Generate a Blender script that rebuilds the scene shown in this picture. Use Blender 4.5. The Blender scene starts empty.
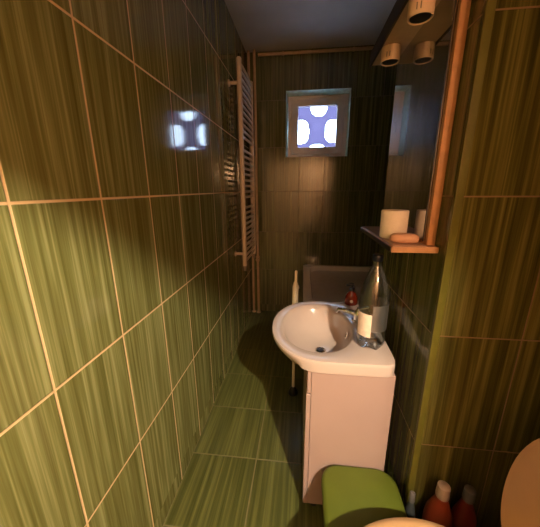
import bpy, bmesh, math, random
from mathutils import Vector, Matrix
random.seed(7)
PI = math.pi
sc = bpy.context.scene
C = bpy.context.scene.collection

# ------------------------------------------------------------------ materials
def lin(c):
    return tuple(((v/12.92) if v <= .04045 else ((v+.055)/1.055)**2.4) for v in c)
def new_mat(name):
    m = bpy.data.materials.new(name); m.use_nodes = True
    nt = m.node_tree; b = nt.nodes['Principled BSDF']
    return m, nt, b
def plain(name, col, rough=.5, metal=0, spec=.5, noise=0, nscale=20, coat=0, trans=0, ior=1.45, bump=0):
    m, nt, b = new_mat(name)
    b.inputs['Roughness'].default_value = rough
    b.inputs['Metallic'].default_value = metal
    b.inputs['Specular IOR Level'].default_value = spec
    b.inputs['Coat Weight'].default_value = coat
    b.inputs['Transmission Weight'].default_value = trans
    b.inputs['IOR'].default_value = ior
    tc = nt.nodes.new('ShaderNodeTexCoord'); nz = nt.nodes.new('ShaderNodeTexNoise')
    nz.inputs['Scale'].default_value = nscale; nz.inputs['Detail'].default_value = 4
    nt.links.new(tc.outputs['Object'], nz.inputs['Vector'])
    r = nt.nodes.new('ShaderNodeValToRGB')
    r.color_ramp.elements[0].position = .3; r.color_ramp.elements[1].position = .7
    r.color_ramp.elements[0].color = tuple(v*(1-noise) for v in col)+(1,)
    r.color_ramp.elements[1].color = tuple(min(1, v*(1+noise*.5)) for v in col)+(1,)
    nt.links.new(nz.outputs['Fac'], r.inputs['Fac'])
    nt.links.new(r.outputs['Color'], b.inputs['Base Color'])
    if bump:
        bp = nt.nodes.new('ShaderNodeBump'); bp.inputs['Strength'].default_value = bump
        bp.inputs['Distance'].default_value = .002
        nt.links.new(nz.outputs['Fac'], bp.inputs['Height']); nt.links.new(bp.outputs['Normal'], b.inputs['Normal'])
    return m

def tile_mat(name, axis_u, ph_u, per_u, axis_v, ph_v, per_v, grout_w=.0055, rough=.07,
             dark=(.105, .108, .030), mid=(.155, .160, .054), light=(.27, .28, .12),
             grout=(.62, .44, .24), streak_axis='v', vmin=-1.12, spec=.36, bumpy=.00025):
    m, nt, b = new_mat(name)
    N = nt.nodes.new; L = nt.links.new
    def mth(op, a, bb=None, c=None):
        n = N('ShaderNodeMath'); n.operation = op
        for i, v in enumerate((a, bb, c)):
            if v is None: continue
            if isinstance(v, (int, float)): n.inputs[i].default_value = v
            else: L(v, n.inputs[i])
        return n.outputs[0]
    tc = N('ShaderNodeTexCoord'); sp = N('ShaderNodeSeparateXYZ'); L(tc.outputs['Object'], sp.inputs[0])
    u = sp.outputs['XYZ'.index(axis_u)]; v = sp.outputs['XYZ'.index(axis_v)]
    cu = mth('DIVIDE', mth('SUBTRACT', u, ph_u), per_u); cv = mth('DIVIDE', mth('SUBTRACT', v, ph_v), per_v)
    iu = mth('FLOOR', cu); iv = mth('FLOOR', cv)
    fu = mth('SUBTRACT', cu, iu); fv = mth('SUBTRACT', cv, iv)
    du = mth('MULTIPLY', mth('MINIMUM', fu, mth('SUBTRACT', 1, fu)), per_u)
    dv = mth('MULTIPLY', mth('MINIMUM', fv, mth('SUBTRACT', 1, fv)), per_v)
    if vmin is not None:      # the bottom course is a full tile, no joint close to the floor
        dv = mth('ADD', dv, mth('LESS_THAN', v, vmin))
    d = mth('MINIMUM', du, dv)
    mr = N('ShaderNodeMapRange'); mr.interpolation_type = 'SMOOTHSTEP'
    mr.inputs['From Min'].default_value = grout_w*.35; mr.inputs['From Max'].default_value = grout_w*.75
    mr.inputs['To Min'].default_value = 1; mr.inputs['To Max'].default_value = 0
    L(d, mr.inputs['Value']); g = mr.outputs[0]
    # per tile random
    cb = N('ShaderNodeCombineXYZ'); L(iu, cb.inputs[0]); L(iv, cb.inputs[1])
    wn = N('ShaderNodeTexWhiteNoise'); L(cb.outputs[0], wn.inputs['Vector'])
    off = mth('MULTIPLY', wn.outputs['Value'], 30)
    if streak_axis == 'v': a, c = u, v
    else: a, c = v, u
    s1 = N('ShaderNodeCombineXYZ'); L(mth('ADD', mth('MULTIPLY', a, 62), off), s1.inputs[0]); L(mth('MULTIPLY', c, 1.3), s1.inputs[1]); L(off, s1.inputs[2])
    n1 = N('ShaderNodeTexNoise'); n1.inputs['Scale'].default_value = 1; n1.inputs['Detail'].default_value = 3; n1.inputs['Roughness'].default_value = .6
    L(s1.outputs[0], n1.inputs['Vector'])
    s2 = N('ShaderNodeCombineXYZ'); L(mth('ADD', mth('MULTIPLY', a, 230), off), s2.inputs[0]); L(mth('MULTIPLY', c, 2.5), s2.inputs[1]); L(off, s2.inputs[2])
    n2 = N('ShaderNodeTexNoise'); n2.inputs['Scale'].default_value = 1; n2.inputs['Detail'].default_value = 2
    L(s2.outputs[0], n2.inputs['Vector'])
    f = mth('ADD', mth('MULTIPLY', n1.outputs['Fac'], .78), mth('MULTIPLY', n2.outputs['Fac'], .22))
    f = mth('ADD', f, mth('MULTIPLY', mth('SUBTRACT', wn.outputs['Value'], .5), .05))
    r = N('ShaderNodeValToRGB'); e = r.color_ramp.elements
    e[0].position = .36; e[0].color = dark+(1,); e[1].position = .64; e[1].color = light+(1,)
    x = e.new(.49); x.color = mid+(1,)
    L(f, r.inputs['Fac'])
    mx = N('ShaderNodeMix'); mx.data_type = 'RGBA'
    L(g, mx.inputs['Factor']); L(r.outputs['Color'], mx.inputs['A']); mx.inputs['B'].default_value = grout+(1,)
    L(mx.outputs['Result'], b.inputs['Base Color'])
    L(mth('ADD', mth('MULTIPLY', g, .6), rough), b.inputs['Roughness'])
    # gentle waviness of the glaze plus the sunk joint
    wv = N('ShaderNodeTexNoise'); wv.inputs['Scale'].default_value = 9; wv.inputs['Detail'].default_value = 1
    L(tc.outputs['Object'], wv.inputs['Vector'])
    h = mth('ADD', mth('MULTIPLY', g, -.0012), mth('MULTIPLY', wv.outputs['Fac'], bumpy))
    h = mth('ADD', h, mth('MULTIPLY', n2.outputs['Fac'], .00004))
    bp = N('ShaderNodeBump'); bp.inputs['Strength'].default_value = 1; bp.inputs['Distance'].default_value = 1
    L(h, bp.inputs['Height']); L(bp.outputs['Normal'], b.inputs['Normal'])
    b.inputs['Specular IOR Level'].default_value = spec
    return m

ZP = -.022
LEFT_TILE = tile_mat('tile_left', 'Y', .457, .2405, 'Z', ZP, .402)
FACE_TILE_SHADED = tile_mat('tile_facing_shaded', 'X', .395, .2405, 'Z', ZP, .402, grout=(.20,.12,.05), grout_w=.0035, dark=(.04,.036,.008), mid=(.08,.070,.016), light=(.16,.14,.038))  # same wall tile, its shade painted in as darker glaze and joints
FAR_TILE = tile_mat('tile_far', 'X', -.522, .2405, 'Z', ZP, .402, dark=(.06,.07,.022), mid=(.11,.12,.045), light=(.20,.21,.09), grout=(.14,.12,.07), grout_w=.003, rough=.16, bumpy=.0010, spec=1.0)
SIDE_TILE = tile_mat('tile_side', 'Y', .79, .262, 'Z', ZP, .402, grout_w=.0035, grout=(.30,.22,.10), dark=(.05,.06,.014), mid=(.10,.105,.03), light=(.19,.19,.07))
FLOOR_TILE = tile_mat('tile_floor', 'X', -.2, .33, 'Y', 1.075, .322, vmin=None, rough=.28,
                      dark=(.055, .062, .016), mid=(.085, .092, .026), light=(.14, .145, .045),
                      grout=(.17, .15, .07), grout_w=.005)
CEIL = plain('ceiling_paint', (.62, .63, .65), .85, noise=.12, nscale=3)
HALL = plain('hall_plaster', (.36, .22, .12), .8, noise=.1, nscale=5)
HALLFLOOR = plain('hall_floor_boards', (.16, .09, .04), .5, noise=.2)
TRIMM = plain('corner_trim_yellow', (.11, .10, .016), .3, noise=.15)
PORC = plain('porcelain', (.52, .42, .385), .2, coat=.15, noise=.02)
CABM = plain('cabinet_lacquer', (.37, .26, .235), .38, noise=.04, nscale=6)
CABD = plain('cabinet_inner_edge', (.30, .24, .19), .6, noise=.1)
CHROME = plain('chrome', (.82, .82, .82), .12, metal=1)
DARKRUB = plain('black_plastic', (.012, .012, .014), .35)
RADM = plain('radiator_enamel', (.70, .58, .46), .3, noise=.04)
PIPEM = plain('painted_pipe', (.55, .40, .26), .42, noise=.15)
WINM = plain('window_plastic', (.70, .66, .68), .45, noise=.05)
REVM = plain('window_reveal_plaster', (.62, .88, .80), .6, noise=.25, nscale=25)
BOARD = plain('mirror_board_varnish', (.52, .26, .12), .4, noise=.2, nscale=30)
BOARDIN = plain('mirror_board_underside', (.50, .36, .22), .5, noise=.15)
BOARDEDGE = plain('mirror_board_dark_edge', (.03, .02, .012), .5)  # near-black; on the canopy this colour is painted shade
SHELFTOP = plain('shelf_top', (.45, .27, .19), .35, noise=.15)
LAMPW = plain('lamp_white_shell', (.78, .58, .42), .4, noise=.03)
PAPER = plain('tissue_paper', (.93, .84, .80), .95, noise=.03, nscale=90, bump=.3)
CARD = plain('cardboard_core', (.35, .22, .12), .9)
SOAPP = plain('pink_soap', (.75, .45, .33), .4, noise=.08)
TUBM = plain('tub_enamel', (.86, .79, .75), .25, coat=.3, noise=.05)
GREENP = plain('green_plastic', (.10, .125, .012), .55, noise=.08, nscale=12)
GREEND = plain('green_plastic_body', (.12, .15, .012), .5, noise=.1)
SEATM = plain('toilet_seat_plastic', (.50, .30, .15), .3, noise=.04)
TOILP = plain('toilet_porcelain', (.66, .48, .32), .12, coat=.4, noise=.03)
POLEM = plain('white_plastic_pole', (.74, .68, .56), .4)
REDB = plain('orange_red_plastic', (.20, .030, .010), .35, noise=.1)
REDD = plain('dark_red_plastic', (.16, .02, .010), .35, noise=.1)
GREYB = plain('grey_plastic', (.055, .06, .065), .35)
CAPW = plain('cap_pale_plastic', (.34, .24, .18), .4)
CAPG = plain('cap_grey_plastic', (.12, .11, .11), .4)
LABELP = plain('paper_label_cream', (.78, .62, .50), .6, noise=.12, nscale=60)
LABELG = plain('paper_label_grey', (.30, .31, .33), .45, noise=.2, nscale=50)
SCREENB = plain('screen_block_paint', (.60, .62, .68), .8, noise=.1)

def glassmat(name, tint=(1,1,1), gl=.08, rough=.05):
    m, nt, b = new_mat(name); nt.nodes.remove(b)
    out = nt.nodes['Material Output']
    t = nt.nodes.new('ShaderNodeBsdfTransparent'); t.inputs[0].default_value = tint+(1,)
    g = nt.nodes.new('ShaderNodeBsdfGlossy'); g.inputs['Roughness'].default_value = rough
    lw = nt.nodes.new('ShaderNodeLayerWeight'); lw.inputs['Blend'].default_value = .25
    mm = nt.nodes.new('ShaderNodeMath'); mm.operation = 'MULTIPLY_ADD'; mm.inputs[1].default_value = .6; mm.inputs[2].default_value = gl
    nt.links.new(lw.outputs['Fresnel'], mm.inputs[0])
    mx = nt.nodes.new('ShaderNodeMixShader')
    nt.links.new(mm.outputs[0], mx.inputs[0]); nt.links.new(t.outputs[0], mx.inputs[1]); nt.links.new(g.outputs[0], mx.inputs[2])
    nt.links.new(mx.outputs[0], out.inputs[0])
    return m
PANE = glassmat('window_glass', (.93, .95, .98), .03, .1)
BOTTLEG = glassmat('clear_bottle_plastic', (.72, .76, .77), .16, .12)
AMBER = plain('amber_soap_plastic', (.13, .015, .006), .12, noise=.1)
# mirror glass: silvered, dusty film
MIR, nt, b = new_mat('mirror_glass')
b.inputs['Metallic'].default_value = 1
b.inputs['Base Color'].default_value = (.62, .64, .66, 1)
tc = nt.nodes.new('ShaderNodeTexCoord'); mp = nt.nodes.new('ShaderNodeMapping'); mp.inputs['Scale'].default_value = (14, 14, 2.5)
nz = nt.nodes.new('ShaderNodeTexNoise'); nz.inputs['Scale'].default_value = 1.5; nz.inputs['Detail'].default_value = 3
nt.links.new(tc.outputs['Object'], mp.inputs[0]); nt.links.new(mp.outputs[0], nz.inputs['Vector'])
mr = nt.nodes.new('ShaderNodeMapRange'); mr.inputs['From Min'].default_value = .4; mr.inputs['From Max'].default_value = .7
mr.inputs['To Min'].default_value = .02; mr.inputs['To Max'].default_value = .05
nt.links.new(nz.outputs['Fac'], mr.inputs['Value']); nt.links.new(mr.outputs[0], b.inputs['Roughness'])
hz = nt.nodes.new('ShaderNodeBsdfGlossy'); hz.inputs['Color'].default_value = (.62, .66, .72, 1); hz.inputs['Roughness'].default_value = .34   # greasy film on the glass
ms = nt.nodes.new('ShaderNodeMixShader'); ms.inputs[0].default_value = .12
nt.links.new(b.outputs[0], ms.inputs[1]); nt.links.new(hz.outputs[0], ms.inputs[2]); nt.links.new(ms.outputs[0], nt.nodes['Material Output'].inputs[0])
def emis(name, col, s):
    m, nt, b = new_mat(name)
    b.inputs['Base Color'].default_value = col+(1,)
    b.inputs['Emission Color'].default_value = col+(1,); b.inputs['Emission Strength'].default_value = s
    return m

# screen block outside, lets daylight glow through
SCR, nt, b = new_mat('screen_block')
b.inputs['Base Color'].default_value = (.25, .25, .33, 1); b.inputs['Roughness'].default_value = .8
out = nt.nodes['Material Output']
tr = nt.nodes.new('ShaderNodeBsdfTranslucent'); tr.inputs[0].default_value = (.30, .265, .36, 1)
mx = nt.nodes.new('ShaderNodeMixShader'); mx.inputs[0].default_value = .75
nt.links.new(b.outputs[0], mx.inputs[1]); nt.links.new(tr.outputs[0], mx.inputs[2]); nt.links.new(mx.outputs[0], out.inputs[0])

# ------------------------------------------------------------------ mesh helpers
def obj(name, bm, mat, parent=None, smooth=None, bevel=0, seg=2):
    me = bpy.data.meshes.new(name)
    bmesh.ops.recalc_face_normals(bm, faces=bm.faces[:])
    bm.to_mesh(me); bm.free()
    for m in (mat if isinstance(mat, (list, tuple)) else [mat]): me.materials.append(m)
    o = bpy.data.objects.new(name, me); C.objects.link(o)
    if parent is not None: o.parent = parent
    if smooth:
        for p in me.polygons: p.use_smooth = True
        md = None
        try:
            me.set_sharp_from_angle(angle=math.radians(smooth if smooth > 1 else 40))
        except Exception: pass
    if bevel:
        b = o.modifiers.new('bevel', 'BEVEL'); b.width = bevel; b.segments = seg; b.limit_method = 'ANGLE'; b.angle_limit = math.radians(40)
    return o
def thing(name, label, cat, loc=(0, 0, 0), group=None):
    o = bpy.data.objects.new(name, None); C.objects.link(o); o.empty_display_size = .05
    o.location = loc; o['label'] = label; o['category'] = cat
    if group: o['group'] = group
    return o
def tag(o, label, cat, group=None):
    o['label'] = label; o['category'] = cat
    if group: o['group'] = group
    return o
def struct(name, bm, m, parent=None, **k):
    o = obj(name, bm, m, parent, **k)
    if parent is None: o['kind'] = 'structure'
    return o
def NB(): return bmesh.new()
def box(bm, a, b, mi=0):
    x0, y0, z0 = a; x1, y1, z1 = b
    v = [bm.verts.new(p) for p in ((x0,y0,z0),(x1,y0,z0),(x1,y1,z0),(x0,y1,z0),(x0,y0,z1),(x1,y0,z1),(x1,y1,z1),(x0,y1,z1))]
    for f in ((0,3,2,1),(4,5,6,7),(0,1,5,4),(1,2,6,5),(2,3,7,6),(3,0,4,7)):
        bm.faces.new([v[i] for i in f]).material_index = mi
    return bm
def rings(bm, rs, closed_start=True, closed_end=True, mi=0):
    R_ = [[bm.verts.new(p) for p in r] for r in rs]
    n = len(R_[0])
    for a, b in zip(R_, R_[1:]):
        for i in range(n):
            bm.faces.new((a[i], a[(i+1) % n], b[(i+1) % n], b[i])).material_index = mi
    if closed_start: bm.faces.new(R_[0][::-1]).material_index = mi
    if closed_end: bm.faces.new(R_[-1]).material_index = mi
    return bm
def lathe(bm, prof, c=(0,0,0), n=32, cs=True, ce=True, ax='z', sx=1, sy=1):
    rs = []
    for r, h in prof:
        ring = []
        for i in range(n):
            t = 2*PI*i/n; x, y = r*math.cos(t)*sx, r*math.sin(t)*sy
            p = {'z': (x, y, h), 'x': (h, x, y), 'y': (x, h, y)}[ax]
            ring.append((p[0]+c[0], p[1]+c[1], p[2]+c[2]))
        rs.append(ring)
    return rings(bm, rs, cs, ce)
def tube(bm, pts, r, n=12):
    pts = [Vector(p) for p in pts]; rs = []
    up = None
    for i, p in enumerate(pts):
        d = (pts[min(i+1, len(pts)-1)]-pts[max(i-1, 0)]).normalized()
        if up is None: up = Vector((0,0,1)) if abs(d.z) < .9 else Vector((1,0,0))
        s = d.cross(up).normalized(); up = s.cross(d).normalized()
        rr = r[i] if isinstance(r, (list, tuple)) else r
        rs.append([p+(s*math.cos(2*PI*k/n)+up*math.sin(2*PI*k/n))*rr for k in range(n)])
    return rings(bm, rs)
def rrect(x0, y0, x1, y1, r, z, n=6):
    out = []
    for cx, cy, a0 in ((x1-r, y1-r, 0), (x0+r, y1-r, 90), (x0+r, y0+r, 180), (x1-r, y0+r, 270)):
        for i in range(n+1):
            a = math.radians(a0+90*i/n); out.append((cx+r*math.cos(a), cy+r*math.sin(a), z))
    return out
def prism_yz(bm, pts, x0, x1, mi=0):
    a = [bm.verts.new((x0, y, z)) for y, z in pts]; b = [bm.verts.new((x1, y, z)) for y, z in pts]
    n = len(pts)
    for i in range(n): bm.faces.new((a[i], a[(i+1) % n], b[(i+1) % n], b[i])).material_index = mi
    bm.faces.new(a[::-1]).material_index = mi; bm.faces.new(b).material_index = mi
    return bm

# ------------------------------------------------------------------ setting
XL, XR, XP, XT = -.53, 1.15, .395, 1.46
YB, YP0, YP1, YF = -.30, .79, 1.43, 2.82
ZF, ZC = -1.31, 1.17
T = .1
struct('floor', box(NB(), (XL-T, YB-.12, ZF-T), (XT+T, YF+T, ZF)), FLOOR_TILE)
struct('ceiling', box(NB(), (XL-T, YB-.12, ZC), (XT+T, YF+T, ZC+T)), CEIL)
struct('wall_left', box(NB(), (XL-T, YB, ZF), (XL, YF+T, ZC)), LEFT_TILE)
struct('wall_pillar', box(NB(), (XP, YP0, ZF), (XT+T, YP1, ZC), 0), [FACE_TILE_SHADED])
pil = bpy.data.objects['wall_pillar']
pil.data.materials.append(SIDE_TILE)
for p in pil.data.polygons:
    if abs(p.normal.x) > .5: p.material_index = 1
struct('wall_right', box(NB(), (XR, YB, ZF), (XR+T, YP0, ZC)), SIDE_TILE)
struct('wall_tub_side', box(NB(), (XT, YP1, ZF), (XT+T, YF, ZC)), SIDE_TILE)
WX0, WX1, WZ0, WZ1 = -.172, .402, .292, .856
bm = NB()
box(bm, (XL, YF, ZF), (WX0, YF+T, ZC)); box(bm, (WX1, YF, ZF), (XT+T, YF+T, ZC))
box(bm, (WX0, YF, ZF), (WX1, YF+T, WZ0)); box(bm, (WX0, YF, WZ1), (WX1, YF+T, ZC))
struct('wall_far', bm, FAR_TILE)
# the doorway wall behind the viewpoint and the hall beyond it
JX, LZ = .589, .54
bm = NB()
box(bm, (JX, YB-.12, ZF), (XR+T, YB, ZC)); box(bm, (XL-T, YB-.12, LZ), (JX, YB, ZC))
struct('wall_back', bm, FACE_TILE_SHADED)
HY = -1.55
bm = NB(); box(bm, (-1.5, HY-T, ZF), (1.0, HY, ZC)); struct('wall_hall_back', bm, HALL)
bm = NB(); box(bm, (-1.5-T, HY-T, ZF), (-1.5, YB-.12, ZC)); struct('wall_hall_left', bm, HALL)
bm = NB(); box(bm, (1.0, HY-T, ZF), (1.0+T, YB-.12, ZC)); struct('wall_hall_right', bm, HALL)
bm = NB(); box(bm, (-1.5, YB-.12, ZF), (XL-T, YB, ZC)); struct('wall_hall_front', bm, HALL)
struct('floor_hall', box(NB(), (-1.6, HY-T, ZF-T), (1.1, YB-.12, ZF)), HALLFLOOR)
struct('ceiling_hall', box(NB(), (-1.6, HY-T, ZC), (1.1, YB-.12, ZC+T)), CEIL)
# corner trims
struct('trim_1', box(NB(), (XP-.003, YP0-.003, ZF), (XP+.018, YP0+.010, ZC)), TRIMM, bevel=.002)

# ------------------------------------------------------------------ window
W = bpy.data.objects.new('window_1', None); C.objects.link(W); W.location = (.113, YF+.1, .58); W['kind'] = 'structure'
def wchild(name, bm, m, **k):
    o = obj(name, bm, m, None, **k); o.parent = W; o.matrix_parent_inverse = Matrix.Translation(W.location).inverted(); return o
RD = .30
def quadslab(bm, a, b, c, d, off):
    v = [bm.verts.new(p) for p in (a, b, c, d)]; w_ = [bm.verts.new(Vector(p)+Vector(off)) for p in (a, b, c, d)]
    bm.faces.new(v); bm.faces.new(w_[::-1])
    for k in range(4): bm.faces.new((v[k], w_[k], w_[(k+1) % 4], v[(k+1) % 4]))
bm = NB()   # plastered reveal lining the hole, slightly splayed
ya, yb = YF+.0008, YF+RD
ix0, ix1, iz0, iz1 = -.158, .400, .300, .842
quadslab(bm, (WX0, ya, WZ1), (WX1, ya, WZ1), (ix1, yb, iz1-.02), (ix0, yb, iz1-.02), (0, 0, .03))
quadslab(bm, (WX0, ya, WZ0), (ix0, yb, iz0), (ix1, yb, iz0), (WX1, ya, WZ0), (0, 0, -.03))
quadslab(bm, (WX0, ya, WZ0), (WX0, ya, WZ1), (ix0, yb, iz1), (ix0, yb, iz0), (-.03, 0, 0))
quadslab(bm, (WX1, ya, WZ0), (ix1, yb, iz0), (ix1, yb, iz1), (WX1, ya, WZ1), (.03, 0, 0))
wchild('reveal', bm, REVM)
FY0, FY1 = YF+.105, YF+.165
fx0, fx1, fz0, fz1 = -.145, .385, .308, .834
def frame_bm(x0, x1, z0, z1, w, y0, y1):
    bm = NB()
    o = [(x0,z0),(x1,z0),(x1,z1),(x0,z1)]; i = [(x0+w,z0+w),(x1-w,z0+w),(x1-w,z1-w),(x0+w,z1-w)]
    vo0 = [bm.verts.new((x,y0,z)) for x,z in o]; vi0 = [bm.verts.new((x,y0,z)) for x,z in i]
    vo1 = [bm.verts.new((x,y1,z)) for x,z in o]; vi1 = [bm.verts.new((x,y1,z)) for x,z in i]
    for k in range(4):
        j = (k+1) % 4
        bm.faces.new((vo0[k],vo0[j],vi0[j],vi0[k])); bm.faces.new((vo1[k],vi1[k],vi1[j],vo1[j]))
        bm.faces.new((vo0[k],vo1[k],vo1[j],vo0[j])); bm.faces.new((vi0[k],vi0[j],vi1[j],vi1[k]))
    return bm
wchild('window_frame', frame_bm(fx0-.014, fx1+.016, fz0-.010, fz1+.010, .05, FY0+.012, FY1+.02), WINM, bevel=.004)
wchild('sash', frame_bm(fx0+.018, fx1-.018, fz0+.018, fz1-.014, .066, FY0, FY1), WINM, bevel=.006)
wchild('glass', box(NB(), (fx0+.074, FY0+.028, fz0+.072), (fx1-.074, FY0+.034, fz1-.072)), PANE)
bm = NB(); box(bm, (fx0+.03, FY0-.012, .56), (fx0+.055, FY0, .60)); tube(bm, [(fx0+.042, FY0-.01, .58), (fx0+.042, FY0-.03, .58), (fx0+.042, FY0-.032, .50)], .008)
wchild('window_handle', bm, WINM, bevel=.002)
# pierced screen outside
SY0, SY1 = YF+.215, YF+.25
def pierced(bm, x0, x1, z0, z1, holes, y0, y1, n=110):
    nx = n; nz = n; dx = (x1-x0)/nx; dz = (z1-z0)/nz
    def inside(x, z):
        for cx, cz, hx, hz, p in holes:
            if abs((x-cx)/hx)**p+abs((z-cz)/hz)**p < 1: return True
        return False
    solid = [[not inside(x0+(i+.5)*dx, z0+(j+.5)*dz) for j in range(nz)] for i in range(nx)]
    V = {}
    def vt(i, j, s):
        k = (i, j, s)
        if k not in V: V[k] = bm.verts.new((x0+i*dx, (y0, y1)[s], z0+j*dz))
        return V[k]
    for i in range(nx):
        for j in range(nz):
            if not solid[i][j]: continue
            bm.faces.new((vt(i,j,0), vt(i+1,j,0), vt(i+1,j+1,0), vt(i,j+1,0)))
            bm.faces.new((vt(i,j,1), vt(i,j+1,1), vt(i+1,j+1,1), vt(i+1,j,1)))
            for di, dj, a, b in ((-1,0,(i,j),(i,j+1)), (1,0,(i+1,j+1),(i+1,j)), (0,-1,(i+1,j),(i,j)), (0,1,(i,j+1),(i+1,j+1))):
                ii, jj = i+di, j+dj
                if not (0 <= ii < nx and 0 <= jj < nz) or not solid[ii][jj]:
                    bm.faces.new((vt(*a,0), vt(*b,0), vt(*b,1), vt(*a,1)))
    return bm
holes = [(-.055, .552, .10, .112, 3.2), (.302, .552, .10, .108, 3.2), (.138, .79, .085, .105, 2.3), (.130, .368, .085, .068, 2.6)]
wchild('screen_block', pierced(NB(), WX0-.12, WX1+.12, WZ0-.12, WZ1+.15, holes, SY0, SY1), SCR)

# ------------------------------------------------------------------ mirror unit on the pillar
MX = .366; MY0, MY1, MZ0, MZ1 = .866, 1.34, -.165, .50
mu = thing('mirror_unit', 'tall wall mirror in varnished board frame with lamp canopy and small shelf', 'mirror', (XP, 1.07, .1))
def pchild(parent, name, bm, m, **k):
    o = obj(name, bm, m, None, **k); o.parent = parent
    loc = Vector(parent.location) if parent.parent is None else Vector((0,0,0))
    o.matrix_parent_inverse = Matrix.Translation(parent.location).inverted() if parent.parent is None else Matrix.Identity(4)
    return o
def sub(parent, name, bm, m, **k):
    o = obj(name, bm, m, None, **k); o.parent = parent
    o.matrix_parent_inverse = parent_world(parent).inverted(); return o
def parent_world(p):
    w = Matrix.Identity(4); ch = []
    while p: ch.append(p); p = p.parent
    for q in reversed(ch):
        w = w @ q.matrix_parent_inverse @ Matrix.Translation(q.location)
    return w
bm = NB(); box(bm, (MX+.006, MY0, MZ0), (XP-.001, MY1, MZ1+.02)); sub(mu, 'backing_board', bm, BOARD)
sub(mu, 'mirror_glass', box(NB(), (MX, MY0+.012, MZ0+.012), (MX+.006, MY1-.004, MZ1)), MIR)
bm = NB(); box(bm, (MX+.004, MY0-.006, MZ0), (XP-.001, MY0+.010, MZ1+.02)); sub(mu, 'side_board', bm, BOARD, bevel=.002)
bm = NB(); box(bm, (MX-.0025, MY0+.0101, MZ0+.01), (MX-.0002, MY0+.0135, MZ1)); sub(mu, 'dark_edge_strip', bm, BOARDEDGE)
bm = NB(); box(bm, (.262, .832, MZ0-.018), (XP-.001, 1.275, MZ0)); sh = sub(mu, 'shelf', bm, BOARD, bevel=.002)
bm = NB(); box(bm, (.266, .836, MZ0+.0005), (MX-.004, 1.27, MZ0+.003)); sub(sh, 'shelf_top_sheet', bm, SHELFTOP)
bm = NB(); box(bm, (.2585, .8315, MZ0-.016), (.2615, 1.276, MZ0-.002)); sub(sh, 'shelf_dark_edge', bm, BOARDEDGE)
bm = NB(); box(bm, (.276, MY0-.006, MZ1), (XP-.001, 1.385, MZ1+.018)); cn = sub(mu, 'canopy', bm, BOARDIN)
bm = NB(); box(bm, (.2680, MY0-.006, MZ1-.004), (.2755, 1.39, MZ1+.05)); sub(cn, 'canopy_shaded_edge', bm, BOARDEDGE, bevel=.001)  # board thickness in shadow, painted as a near-black strip
def lamp(y, label):
    x = .308
    t = thing('spot_lamp', label, 'lamp', (x, y, MZ1-.0005), 'spot lamps under the mirror canopy')
    R_ = .033
    bm = NB()
    lathe(bm, [(R_*.75, MZ1-.001), (R_*.98, MZ1-.004), (R_, MZ1-.010), (R_, MZ1-.050), (R_-.002, MZ1-.052), (R_-.0035, MZ1-.050), (R_-.004, MZ1-.012)], (x, y, 0), 40)
    sub(t, 'lamp_shell', bm, LAMPW, smooth=40)
    bm = NB()
    lathe(bm, [(.006, MZ1-.015), (.012, MZ1-.030), (.0270, MZ1-.048), (.0260, MZ1-.050), (.010, MZ1-.051)], (x, y, 0), 32)
    sub(t, 'bulb', bm, DARKRUB, smooth=40)
    bm = NB()
    for dy in (-.005, .005): box(bm, (x-R_-.0008, y+dy-.0015, MZ1-.042), (x-R_+.001, y+dy+.0015, MZ1-.026))
    # turn the two marks towards the doorway
    bmesh.ops.rotate(bm, verts=bm.verts[:], cent=(x, y, 0), matrix=Matrix.Rotation(math.radians(62), 3, 'Z'))
    sub(t, 'slot_mark', bm, CABD)
lamp(1.225, 'peach cylinder spot lamp under the mirror canopy, the far one')
lamp(.95, 'peach cylinder spot lamp under the mirror canopy, nearest the doorway and cut by the top')

# toilet roll, soap on the shelf
zt = MZ0+.0032
def roll(x, y):
    t = thing('toilet_roll', 'cream toilet paper roll standing on the mirror shelf', 'toilet paper', (x, y, zt))
    bm = NB(); lathe(bm, [(.019, .004), (.019, 0), (.0415, 0), (.043, .003), (.043, .088), (.0415, .091), (.019, .091), (.0185, .087)], (x, y, zt), 48, False, False)
    sub(t, 'paper', bm, PAPER, smooth=40)
    bm = NB(); lathe(bm, [(.0185, .001), (.0185, .090), (.0170, .090), (.0170, .001), (.0185, .001)], (x, y, zt), 32, False, False)
    sub(t, 'core', bm, CARD, smooth=40)
roll(.309, .985)
bm = NB()
rs = []
for s_, z in ((.75, 0), (.95, .003), (1, .010), (.97, .019), (.8, .025), (.5, .0275)):
    rs.append([(Vector((math.copysign(abs(math.cos(t))**.7, math.cos(t))*.042*s_, math.copysign(abs(math.sin(t))**.7, math.sin(t))*.022*s_, z))) for t in [2*PI*k/32 for k in range(32)]])
rings(bm, rs); bmesh.ops.rotate(bm, verts=bm.verts[:], cent=(0,0,0), matrix=Matrix.Rotation(math.radians(-12), 3, 'Z'))
o = obj('soap_bar', bm, SOAPP, smooth=60); o.location = (.316, .895, zt)
tag(o, 'pinkish rounded soap bar on the mirror shelf in front of the paper roll', 'soap')

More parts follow.
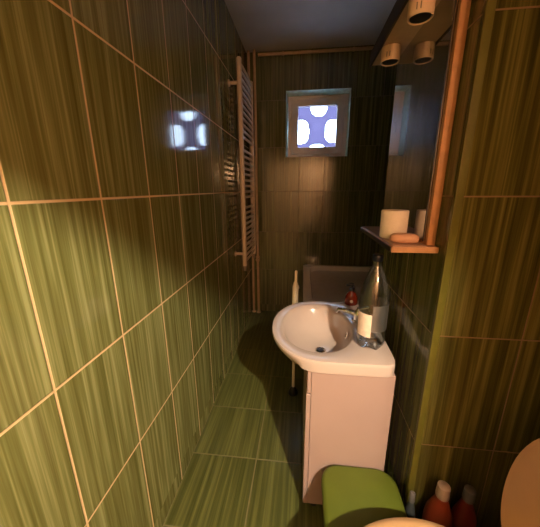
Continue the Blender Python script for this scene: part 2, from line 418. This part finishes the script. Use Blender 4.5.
# ------------------------------------------------------------------ washbasin
RZ = -.585
ba = thing('washbasin', 'cream ceramic washbasin with round bulging front on the vanity cabinet', 'washbasin', (.15, 1.14, RZ))
import math as m_
N_ = 96
def outer(t):
    # t angle about centre (.10,1.135). Straight back part, round front
    cx, cy = .10, 1.136
    c, s = math.cos(t), math.sin(t)
    # superellipse front (c<0) / rectangle back (c>0)
    if c < 0:
        a, b, p = .222, .276, 2.15
    else:
        a, b, p = .240, .276, 14
    r = (abs(c/a)**p+abs(s/b)**p)**(-1/p)
    return cx+r*c, cy+r*s
def inner(t, k=1.0):
    cx, cy, a, b = .075, 1.143, .150*k, .215*k
    c, s = math.cos(t), math.sin(t)
    p = 2.15
    r = (abs(c/a)**p+abs(s/b)**p)**(-1/p)
    return cx+r*c, cy+r*s
ts = [2*PI*i/N_ for i in range(N_)]
def mixr(f, k, z, g=None, cx=.10, cy=1.136):
    out = []
    for t in ts:
        x, y = f(t); x = cx+(x-cx)*k; y = cy+(y-cy)*k
        out.append((x, y, z))
    return out
rs = []
# underside, from cabinet mouth out to rim
def clampring(k, z, xmin, ymin=None):
    out = []
    for t in ts:
        x, y = outer(t); x = .10+(x-.10)*k; y = 1.136+(y-1.136)*k
        out.append((max(x, xmin), y, z))
    return out
def ishift(k, dx, z): return [(x+dx, y, RZ+z) for x, y in [inner(t, k) for t in ts]]
rs.append(ishift(.30, .030, -.146))
rs.append(ishift(.62, .032, -.133))
rs.append(ishift(.84, .026, -.106))
rs.append(ishift(.965, .012, -.078))
def under(kr, kyr, zr, kl, kyl, zl):
    out = []
    for t in ts:
        x, y = outer(t); w = min(1, max(0, (x+.015)/.03))
        xr, yr = .10+(x-.10)*kr, 1.136+(y-1.136)*kyr
        xl, yl = .04+(x-.04)*kl, 1.136+(y-1.136)*kyl
        out.append((xl+(xr-xl)*w, yl+(yr-yl)*w, RZ+zl+(zr-zl)*w))
    return out
rs.append(under(.93, .90, -.0478, .80, .88, -.060))
rs.append(under(.995, .995, -.0465, .90, .94, -.040))
rs.append(under(1, 1, -.036, .96, .975, -.026))
rs.append(under(1, 1, -.012, .995, .997, -.012))
rs.append(mixr(outer, 1, RZ-.006))
rs.append(mixr(outer, .992, RZ))
rs.append(mixr(outer, .96, RZ+.001))
rs.append([(x, y, RZ-.001) for x, y in [inner(t, 1.05) for t in ts]])
for k, z, dx in ((1, -.006, 0), (.965, -.022, .003), (.90, -.047, .010), (.79, -.076, .020), (.62, -.104, .030), (.38, -.124, .030), (.14, -.131, .022)):
    rs.append(ishift(k, dx, z))
bm = NB(); rings(bm, rs)
bs = sub(ba, 'bowl', bm, PORC, smooth=50)
bm = NB(); lathe(bm, [(.022, -.1305), (.024, -.127), (.020, -.125), (.016, -.128), (.006, -.128)], (.097, 1.143, RZ), 28); sub(ba, 'drain', bm, CHROME, smooth=40)
bm = NB(); lathe(bm, [(.015, -.1275), (.0145, -.1245), (.004, -.124)], (.097, 1.143, RZ), 24); sub(ba, 'drain_hole', bm, DARKRUB, smooth=40)
# overflow ring on the wall side of the bowl
bm = NB(); lathe(bm, [(.016, 0), (.016, .003), (.011, .004), (.010, .001)], (0, 0, 0), 24, ax='x')
ov = sub(ba, 'overflow_ring', bm, CHROME, smooth=40)
bm = NB(); lathe(bm, [(.0095, .001), (.0095, .0022)], (0, 0, 0), 20, ax='x')
ovh = sub(ba, 'overflow_hole', bm, DARKRUB)
for q in (ov, ovh):
    for v in q.data.vertices:
        p = Vector(v.co); p = Matrix.Rotation(math.radians(18), 4, 'Y') @ Vector((-p.x, p.y, p.z)); v.co = p+Vector((.2105, 1.15, RZ-.052))
# faucet
fa = thing('faucet', 'small chrome mixer tap at the wall side of the basin rim', 'faucet', (.262, 1.19, RZ))
bm = NB(); lathe(bm, [(.024, 0), (.024, .006), (.019, .010), (.018, .045), (.014, .052)], (.262, 1.19, RZ+.0015), 28); sub(fa, 'tap_body', bm, CHROME, smooth=40)
bm = NB(); tube(bm, [(.262, 1.19, RZ+.030), (.235, 1.205, RZ+.036), (.200, 1.222, RZ+.040), (.182, 1.232, RZ+.036), (.178, 1.234, RZ+.022)], [.014, .012, .0105, .011, .011], 16); sub(fa, 'spout', bm, CHROME, smooth=50)
bm = NB(); tube(bm, [(.262, 1.19, RZ+.050), (.262, 1.19, RZ+.060), (.290, 1.18, RZ+.072), (.305, 1.175, RZ+.076)], [.013, .011, .007, .008], 14); sub(fa, 'handle', bm, CHROME, smooth=50)

# cabinet (open topped shell)
CX0, CX1, CY0, CY1, CZ0, CZ1 = .048, .338, .875, 1.392, -1.275, RZ-.049
cb = thing('vanity_cabinet', 'cream vanity cabinet under the washbasin beside the tiled pillar', 'cabinet', (.19, 1.13, ZF))
bm = NB(); box(bm, (CX0, CY0, CZ0), (CX1, CY0+.016, CZ1)); sub(cb, 'side_panel', bm, CABM, bevel=.0015)
bm = NB(); box(bm, (CX0, CY1-.016, CZ0), (CX1, CY1, CZ1)); sub(cb, 'side_panel', bm, CABM, bevel=.0015)
bm = NB(); box(bm, (CX0, CY0+.016, CZ0), (CX1, CY1-.016, CZ0+.016)); sub(cb, 'bottom_panel', bm, CABM)
bm = NB(); box(bm, (CX1-.006, CY0+.016, CZ0+.016), (CX1, CY1-.016, CZ1)); sub(cb, 'back_panel', bm, CABM)
for a, b_ in ((CY0+.002, CY0+.050), (CY1-.050, CY1-.002)):
    bm = NB(); box(bm, (.033, a, CZ1-.096), (CX0-.001, b_, CZ1-.002)); sub(cb, 'front_stile', bm, CABM, bevel=.002)
ym = (CY0+CY1)/2
for a, b_, hy in ((CY0+.0005, ym-.0015, ym-.03), (ym+.0015, CY1-.0005, ym+.03)):
    bm = NB(); box(bm, (.030, a, CZ0-.002), (CX0-.001, b_, CZ1-.101)); d = sub(cb, 'door', bm, CABM, bevel=.002)
for x in (CX0+.03, CX1-.03):
    for y in (CY0+.03, CY1-.03):
        bm = NB(); lathe(bm, [(.016, ZF), (.016, ZF+.006), (.012, ZF+.012), (.012, CZ0)], (x, y, 0), 20); sub(cb, 'foot', bm, DARKRUB, smooth=40)

# bottle of water on the basin ledge
bx, by, bz = .272, 1.0, RZ+.0015
wb = thing('water_bottle', 'tall clear plastic bottle with dark cap and cream label on the basin ledge', 'bottle', (bx, by, bz))
bm = NB(); rs = []
prof = [(.018, .006), (.030, .002), (.040, .000), (.0455, .010), (.0475, .024), (.0475, .060), (.046, .066), (.0475, .072), (.0475, .165), (.0455, .172), (.047, .180), (.044, .205), (.036, .238), (.026, .268), (.0165, .292), (.0135, .302), (.0135, .318)]
n = 50
prof = [(r*1.1, h*1.06) for r, h in prof]
for r, h in prof:
    ring = []
    for i in range(n):
        t = 2*PI*i/n
        k = 1+(.045*math.cos(5*t) if h < .03 else 0); dz = (.008*(0.5+.5*math.cos(5*t+PI)) if h < .01 else 0)
        ring.append((bx+r*k*math.cos(t), by+r*k*math.sin(t), bz+h+dz))
    rs.append(ring)
rings(bm, rs, True, False); sub(wb, 'bottle_shell', bm, BOTTLEG, smooth=50)
bm = NB(); lathe(bm, [(.0165, .332), (.0180, .334), (.0180, .354), (.0165, .357), (.004, .3575)], (bx, by, bz), 28); sub(wb, 'cap', bm, plain('cap_dark_blue', (.008, .012, .03), .4), smooth=40)
def band(a0, a1, h0, h1, r, mat, name):
    bm = NB(); k = 14; vs = []
    for i in range(k+1):
        t = math.radians(a0+(a1-a0)*i/k)
        vs.append([bm.verts.new((bx+q*math.cos(t), by+q*math.sin(t), bz+h)) for q in (r, r+.0008) for h in (h0, h1)])
    for a, b_ in zip(vs, vs[1:]):
        bm.faces.new((a[0], b_[0], b_[1], a[1])); bm.faces.new((a[2], a[3], b_[3], b_[2])); bm.faces.new((a[0], a[2], b_[2], b_[0])); bm.faces.new((a[1], b_[1], b_[3], a[3]))
    bm.faces.new((vs[0][0], vs[0][1], vs[0][3], vs[0][2])); bm.faces.new((vs[-1][0], vs[-1][2], vs[-1][3], vs[-1][1]))
    o = sub(wb, name, bm, mat, smooth=40)
    return o
l1 = band(-170, -105, .052, .142, .0528, LABELP, 'label_sheet'); l1['label'] = 'cream paper part of the bottle label'
l2 = band(-104, 60, .076, .178, .0528, glassmat('label_grey_film', (.62, .62, .63), .3, .45), 'label_film'); l2['label'] = 'grey translucent part of the bottle label'

# amber soap dispenser on the far rim
sx, sy = .262, 1.378
sd = thing('soap_dispenser', 'small dark red soap bottle with black pump on the far basin rim', 'soap bottle', (sx, sy, RZ+.001))
bm = NB(); lathe(bm, [(.026, 0), (.031, .004), (.033, .02), (.031, .045), (.022, .062), (.012, .072), (.011, .08)], (sx, sy, RZ+.0015), 32, sy=.72); sub(sd, 'bottle_body', bm, AMBER, smooth=50)
bm = NB(); lathe(bm, [(.013, .078), (.013, .092), (.006, .094), (.005, .108)], (sx, sy, RZ+.0015), 24); tube(bm, [(sx+.008, sy, RZ+.112), (sx-.006, sy, RZ+.113), (sx-.030, sy-.004, RZ+.108)], [.008, .008, .005], 12); sub(sd, 'pump', bm, DARKRUB, smooth=40)
bm = NB(); bmesh.ops.create_uvsphere(bm, u_segments=16, v_segments=8, radius=.008)
for v in bm.verts: v.co = Vector((v.co.x, v.co.y*.2, v.co.z))+Vector((sx-.003, sy-.0238, RZ+.028))
sub(sd, 'emblem', bm, CAPW, smooth=60)

# ------------------------------------------------------------------ white pole behind basin
px_, py_ = -.033, 1.56
po = thing('cleaning_mop', 'white slim mop pole with dark foot standing behind the washbasin', 'mop', (px_, py_, ZF))
bm = NB(); tube(bm, [(px_, py_, ZF+.05), (px_+.002, py_, -.53)], .0095, 14); sub(po, 'pole', bm, POLEM, smooth=50)
bm = NB(); tube(bm, [(px_+.002, py_, -.70), (px_+.002, py_, -.675), (px_+.003, py_, -.56), (px_+.003, py_, -.535)], [.013, .018, .018, .012], 16); sub(po, 'sleeve', bm, POLEM, smooth=50)
bm = NB(); tube(bm, [(px_+.003, py_, -.535), (px_+.004, py_, -.52), (px_+.005, py_, -.468), (px_+.005, py_, -.46)], [.010, .0085, .0085, .005], 14); sub(po, 'grip', bm, POLEM, smooth=50)
bm = NB(); tube(bm, [(px_+.003, py_, -.565), (px_+.020, py_-.006, -.560)], .012, 12); sub(po, 'clip', bm, POLEM, smooth=50)
bm = NB(); lathe(bm, [(.030, 0), (.032, .01), (.024, .035), (.012, .055)], (px_, py_, ZF), 24, sy=1); sub(po, 'mop_foot', bm, DARKRUB, smooth=50)

# ------------------------------------------------------------------ tub
TX0, TX1, TY0, TY1, TZ = .02, XT-.001, 1.76, YF-.001, -.765
bt = thing('bathtub', 'greyish enamel bathtub along the far wall beneath the window', 'bathtub', (.74, 2.46, ZF))
bm = NB()
rs = [rrect(TX0+.02, TY0+.02, TX1, TY1, .02, TZ-.045), rrect(TX0, TY0, TX1, TY1, .025, TZ-.03), rrect(TX0, TY0, TX1, TY1, .025, TZ-.006), rrect(TX0+.005, TY0+.005, TX1-.003, TY1-.003, .025, TZ),
      rrect(TX0+.062, TY0+.062, TX1-.06, TY1-.038, .10, TZ), rrect(TX0+.070, TY0+.070, TX1-.07, TY1-.044, .10, TZ-.012),
      rrect(TX0+.10, TY0+.10, TX1-.12, TY1-.075, .12, TZ-.25), rrect(TX0+.14, TY0+.14, TX1-.18, TY1-.12, .12, TZ-.37), rrect(TX0+.22, TY0+.22, TX1-.26, TY1-.20, .1, TZ-.395)]
rings(bm, rs); sub(bt, 'tub_shell', bm, TUBM, smooth=50)
bm = NB(); box(bm, (TX0+.022, TY0+.022, ZF), (TX1-.01, TY0+.035, TZ-.045)); sub(bt, 'front_panel', bm, TUBM)
bm = NB(); box(bm, (TX0+.022, TY0+.035, ZF), (TX0+.035, TY1-.01, TZ-.045)); sub(bt, 'end_panel', bm, TUBM)

# ------------------------------------------------------------------ towel radiator
rx, ry0, ry1, rz0, rz1 = -.452, 2.13, 2.57, -.60, .862
ra = thing('towel_radiator', 'tall cream ladder towel radiator on the left wall', 'radiator', (rx, 2.35, rz0))
for y in (ry0, ry1):
    bm = NB(); tube(bm, [(rx, y, rz0), (rx, y, rz0+.006), (rx, y, rz1-.006), (rx, y, rz1)], [.014, .0175, .0175, .013], 18); sub(ra, 'rail', bm, RADM, smooth=50)
zz = rz1-.035; k = 0
groups = [(.83, .37, 12), (.28, -.06, 9), (-.14, -.56, 11)]
for a, b_, nn in groups:
    for i in range(nn):
        z = a+(b_-a)*i/(nn-1)
        bm = NB(); tube(bm, [(rx+.002, ry0, z), (rx+.007, ry0+.08, z), (rx+.010, (ry0+ry1)/2, z), (rx+.007, ry1-.08, z), (rx+.002, ry1, z)], .0095, 10); sub(ra, 'rung', bm, RADM, smooth=60)
for y in (ry0, ry1):
    for z in (.71, -.50):
        bm = NB(); tube(bm, [(rx, y, z), (XL+.006, y, z)], .012, 12); lathe(bm, [(.022, XL+.0005), (.022, XL+.008), (.014, XL+.010)], (0, y, z), 20, ax='x'); sub(ra, 'bracket', bm, RADM, smooth=40)
bm = NB(); lathe(bm, [(.012, -.040), (.012, -.012), (.017, -.010), (.017, 0)], (rx, ry0, rz0), 18); sub(ra, 'bottom_valve', bm, CABD, smooth=40)
bm = NB(); lathe(bm, [(.012, -.040), (.012, -.012), (.017, -.010), (.017, 0)], (rx, ry1, rz0), 18); sub(ra, 'bottom_valve', bm, CABD, smooth=40)

# pipes in the corner
hp = thing('heating_pipe', 'thin painted riser pipe nearest the far left corner', 'pipe', (-.502, 2.79, ZF), 'pipes in the far left corner')
bm = NB(); tube(bm, [(-.505, 2.79, ZF), (-.505, 2.79, ZC)], .0115, 12); sub(hp, 'pipe_run', bm, PIPEM, smooth=50)
bm = NB(); lathe(bm, [(.022, ZF), (.022, ZF+.012), (.013, ZF+.016)], (-.505, 2.79, 0), 18); sub(hp, 'floor_collar', bm, PIPEM, smooth=40)
hp2 = thing('heating_pipe', 'painted riser pipe with a valve, right of the corner riser', 'pipe', (-.455, 2.775, ZF), 'pipes in the far left corner')
bm = NB(); tube(bm, [(-.450, 2.775, ZF), (-.450, 2.775, ZC)], .0125, 12); sub(hp2, 'pipe_run', bm, PIPEM, smooth=50)
bm = NB(); lathe(bm, [(.022, ZF), (.022, ZF+.012), (.014, ZF+.016)], (-.450, 2.775, 0), 18); sub(hp2, 'floor_collar', bm, PIPEM, smooth=40)
bm = NB(); lathe(bm, [(.015, -.03), (.019, -.026), (.019, .026), (.015, .03)], (-.450, 2.775, -.70), 16); tube(bm, [(-.450, 2.775, -.70), (-.450, 2.735, -.70)], .008); lathe(bm, [(.016, -.012), (.017, 0), (.016, .012)], (-.450, 2.735, -.70), 16, ax='y'); sub(hp2, 'valve', bm, PIPEM, smooth=40)
hp3 = thing('ceiling_pipe', 'painted horizontal pipe along the top of the far wall', 'pipe', (.4, YF-.02, ZC-.035))
bm = NB(); tube(bm, [(-.42, YF-.018, ZC-.030), (XT-.004, YF-.018, ZC-.030)], .013, 12); sub(hp3, 'pipe_run', bm, PIPEM, smooth=50)
for x in (-.2, .4, 1.0):
    bm = NB(); lathe(bm, [(.0165, x-.008), (.0165, x+.008)], (0, YF-.018, ZC-.030), 16, ax='x'); sub(hp3, 'pipe_clip', bm, PIPEM, smooth=40)

# ------------------------------------------------------------------ green bin
GZ = -1.035
gb = thing('green_bin', 'olive green plastic bin with rounded lid in front of the cabinet', 'bin', (.23, .74, ZF))
g0, g1, gy0, gy1 = .094, .368, .585, .868
bm = NB()
rings(bm, [rrect(g0+.03, gy0+.03, g1-.03, gy1-.03, .05, ZF), rrect(g0+.024, gy0+.024, g1-.024, gy1-.024, .055, ZF+.008), rrect(g0+.010, gy0+.010, g1-.010, gy1-.010, .06, GZ-.03)])
sub(gb, 'bin_body', bm, GREEND, smooth=50)
bm = NB()
rings(bm, [rrect(g0, gy0, g1, gy1, .065, GZ-.030), rrect(g0, gy0, g1, gy1, .065, GZ-.014), rrect(g0+.005, gy0+.005, g1-.005, gy1-.005, .062, GZ-.004), rrect(g0+.016, gy0+.016, g1-.016, gy1-.016, .055, GZ), rrect(g0+.09, gy0+.09, g1-.09, gy1-.09, .03, GZ+.004)])
sub(gb, 'lid', bm, GREENP, smooth=60)

# ------------------------------------------------------------------ toilet
tl = thing('toilet', 'toilet with cream seat and raised lid beside the pillar', 'toilet', (.50, .42, ZF))
TCY = .415
def egg(cx, a_front, a_back, b, z, n=56):
    out = []
    for i in range(n):
        t = 2*PI*i/n; c, s = math.cos(t), math.sin(t)
        out.append((cx+(a_back if c > 0 else a_front)*c, TCY+b*s, z))
    return out
SZ = -.885
bm = NB()
rings(bm, [egg(.42, .16, .26, .11, ZF), egg(.42, .16, .26, .105, ZF+.10), egg(.38, .20, .30, .13, ZF+.22), egg(.35, .245, .33, .175, SZ-.05), egg(.35, .25, .33, .182, SZ-.027), egg(.35, .20, .25, .135, SZ-.027), egg(.35, .16, .18, .10, SZ-.10), egg(.36, .07, .08, .05, SZ-.2)])
sub(tl, 'toilet_bowl', bm, TOILP, smooth=50)
bm = NB()
rings(bm, [egg(.33, .235, .21, .187, SZ-.024), egg(.33, .248, .22, .194, SZ-.014), egg(.33, .243, .215, .189, SZ-.003), egg(.33, .225, .20, .172, SZ), egg(.33, .185, .16, .130, SZ-.004), egg(.33, .175, .15, .122, SZ-.022), egg(.33, .235, .21, .187, SZ-.024)], False, False)
sub(tl, 'toilet_seat', bm, SEATM, smooth=60)
bm = NB()   # raised lid, leaning back
def lid_ring(k, x):
    out = []
    n = 56
    for i in range(n):
        t = 2*PI*i/n; c, s = math.cos(t), math.sin(t)
        h = .20+(.235 if c > 0 else .20)*c*k; w = .195*s*k
        if c < 0: w = math.copysign(.195*min(1, abs(s)**.55), s)*k
        out.append((x, TCY+w, h))
    return out
rings(bm, [lid_ring(.90, -.010), lid_ring(.985, -.008), lid_ring(1, 0), lid_ring(.985, .010), lid_ring(.6, .018)])
ld = sub(tl, 'lid', bm, SEATM, smooth=60)
for v in ld.data.vertices:
    p = Matrix.Rotation(math.radians(8), 4, 'Y') @ Vector(v.co); v.co = p+Vector((.518, 0, SZ+.01))
bm = NB()
bm.free()
for y in (TCY-.08, TCY+.08):
    bm = NB(); tube(bm, [(.548, y-.02, SZ+.002), (.548, y+.02, SZ+.002)], .012, 14); sub(tl, 'hinge', bm, SEATM, smooth=50)
bm = NB(); box(bm, (.66, TCY-.19, -.93), (.86, TCY+.19, -.56)); sub(tl, 'cistern', bm, TOILP, bevel=.025, seg=4)
bm = NB(); box(bm, (.652, TCY-.197, -.56), (.868, TCY+.197, -.53)); ct = sub(tl, 'cistern_lid', bm, TOILP, bevel=.01, seg=3)
bm = NB(); lathe(bm, [(.02, -.53), (.02, -.522), (.016, -.52)], (.76, TCY, 0), 20); sub(ct, 'flush_button', bm, CHROME, smooth=40)

# ------------------------------------------------------------------ cleaning bottles by the toilet
def cbottle(x, y, h, r, mat, cap, label):
    t = thing('cleaning_bottle', label, 'bottle', (x, y, ZF), 'cleaning bottles on the floor by the pillar')
    bm = NB(); lathe(bm, [(r*.86, 0), (r, .008), (r, h*.62), (r*.93, h*.70), (r*.62, h*.80), (r*.42, h*.86), (r*.40, h*.89)], (x, y, ZF), 32); sub(t, 'bottle_body', bm, mat, smooth=50)
    bm = NB(); lathe(bm, [(r*.46, h*.88), (r*.48, h*.89), (r*.44, h*.99), (r*.30, h)], (x, y, ZF), 24); sub(t, 'cap', bm, cap, smooth=40)
cbottle(.474, .735, .388, .042, REDB, CAPW, 'orange red cleaning bottle with pale cap beside the toilet')
cbottle(.553, .735, .385, .036, REDD, CAPG, 'dark red cleaning bottle with grey cap, closest to the toilet lid')
cbottle(.392, .752, .32, .020, GREYB, CAPG, 'slim dark grey bottle between the green bin and orange bottle')

# ------------------------------------------------------------------ hall lamps (behind the viewpoint)
def globe(name, label, loc, r, col, s):
    t = thing(name, label, 'lamp', loc)
    bm = NB(); bmesh.ops.create_uvsphere(bm, u_segments=32, v_segments=16, radius=r)
    for v in bm.verts: v.co += Vector(loc)
    sub(t, 'bulb', bm, emis(name+'_glow', col, s), smooth=80)
    return t
t = globe('pendant_lamp', 'bright warm globe lamp hanging from the hall ceiling', (.64, -.74, .74), .024, (1, .83, .58), 14000)
bm = NB(); tube(bm, [(.64, -.74, .77), (.64, -.74, ZC)], .006); sub(t, 'cord', bm, DARKRUB)
t = globe('wall_lamp', 'orange globe lamp on a bracket on the hall wall', (.64, -.98, .40), .07, (1, .50, .23), 270)
bm = NB(); tube(bm, [(.64, -1.04, .40), (.64, HY, .40)], .01); sub(t, 'bracket', bm, CHROME)

# ------------------------------------------------------------------ world
w = bpy.data.worlds.new('World'); sc.world = w; w.use_nodes = True
nt = w.node_tree; bg = nt.nodes['Background']
bg.inputs[0].default_value = (.62, .78, 1.0, 1); bg.inputs[1].default_value = 12.0

# ------------------------------------------------------------------ camera
cam = bpy.data.cameras.new('Camera'); co = bpy.data.objects.new('Camera', cam); C.objects.link(co); sc.camera = co
FPX = 277.23
cam.sensor_fit = 'HORIZONTAL'; cam.sensor_width = 36; cam.lens = FPX/540*36
cam.clip_start = .01; cam.clip_end = 50
Rr = ((.99345, .11410, -.00611), (.02372, -.25824, -.96579), (-.11177, .95932, -.25925))
m3 = Matrix((Vector(Rr[0]), -Vector(Rr[1]), -Vector(Rr[2]))).transposed()
co.matrix_world = m3.to_4x4()

sc.view_settings.view_transform = 'Standard'; sc.view_settings.look = 'None'
sc.view_settings.gamma = 1; sc.view_settings.exposure = 0; sc.view_settings.use_curve_mapping = False
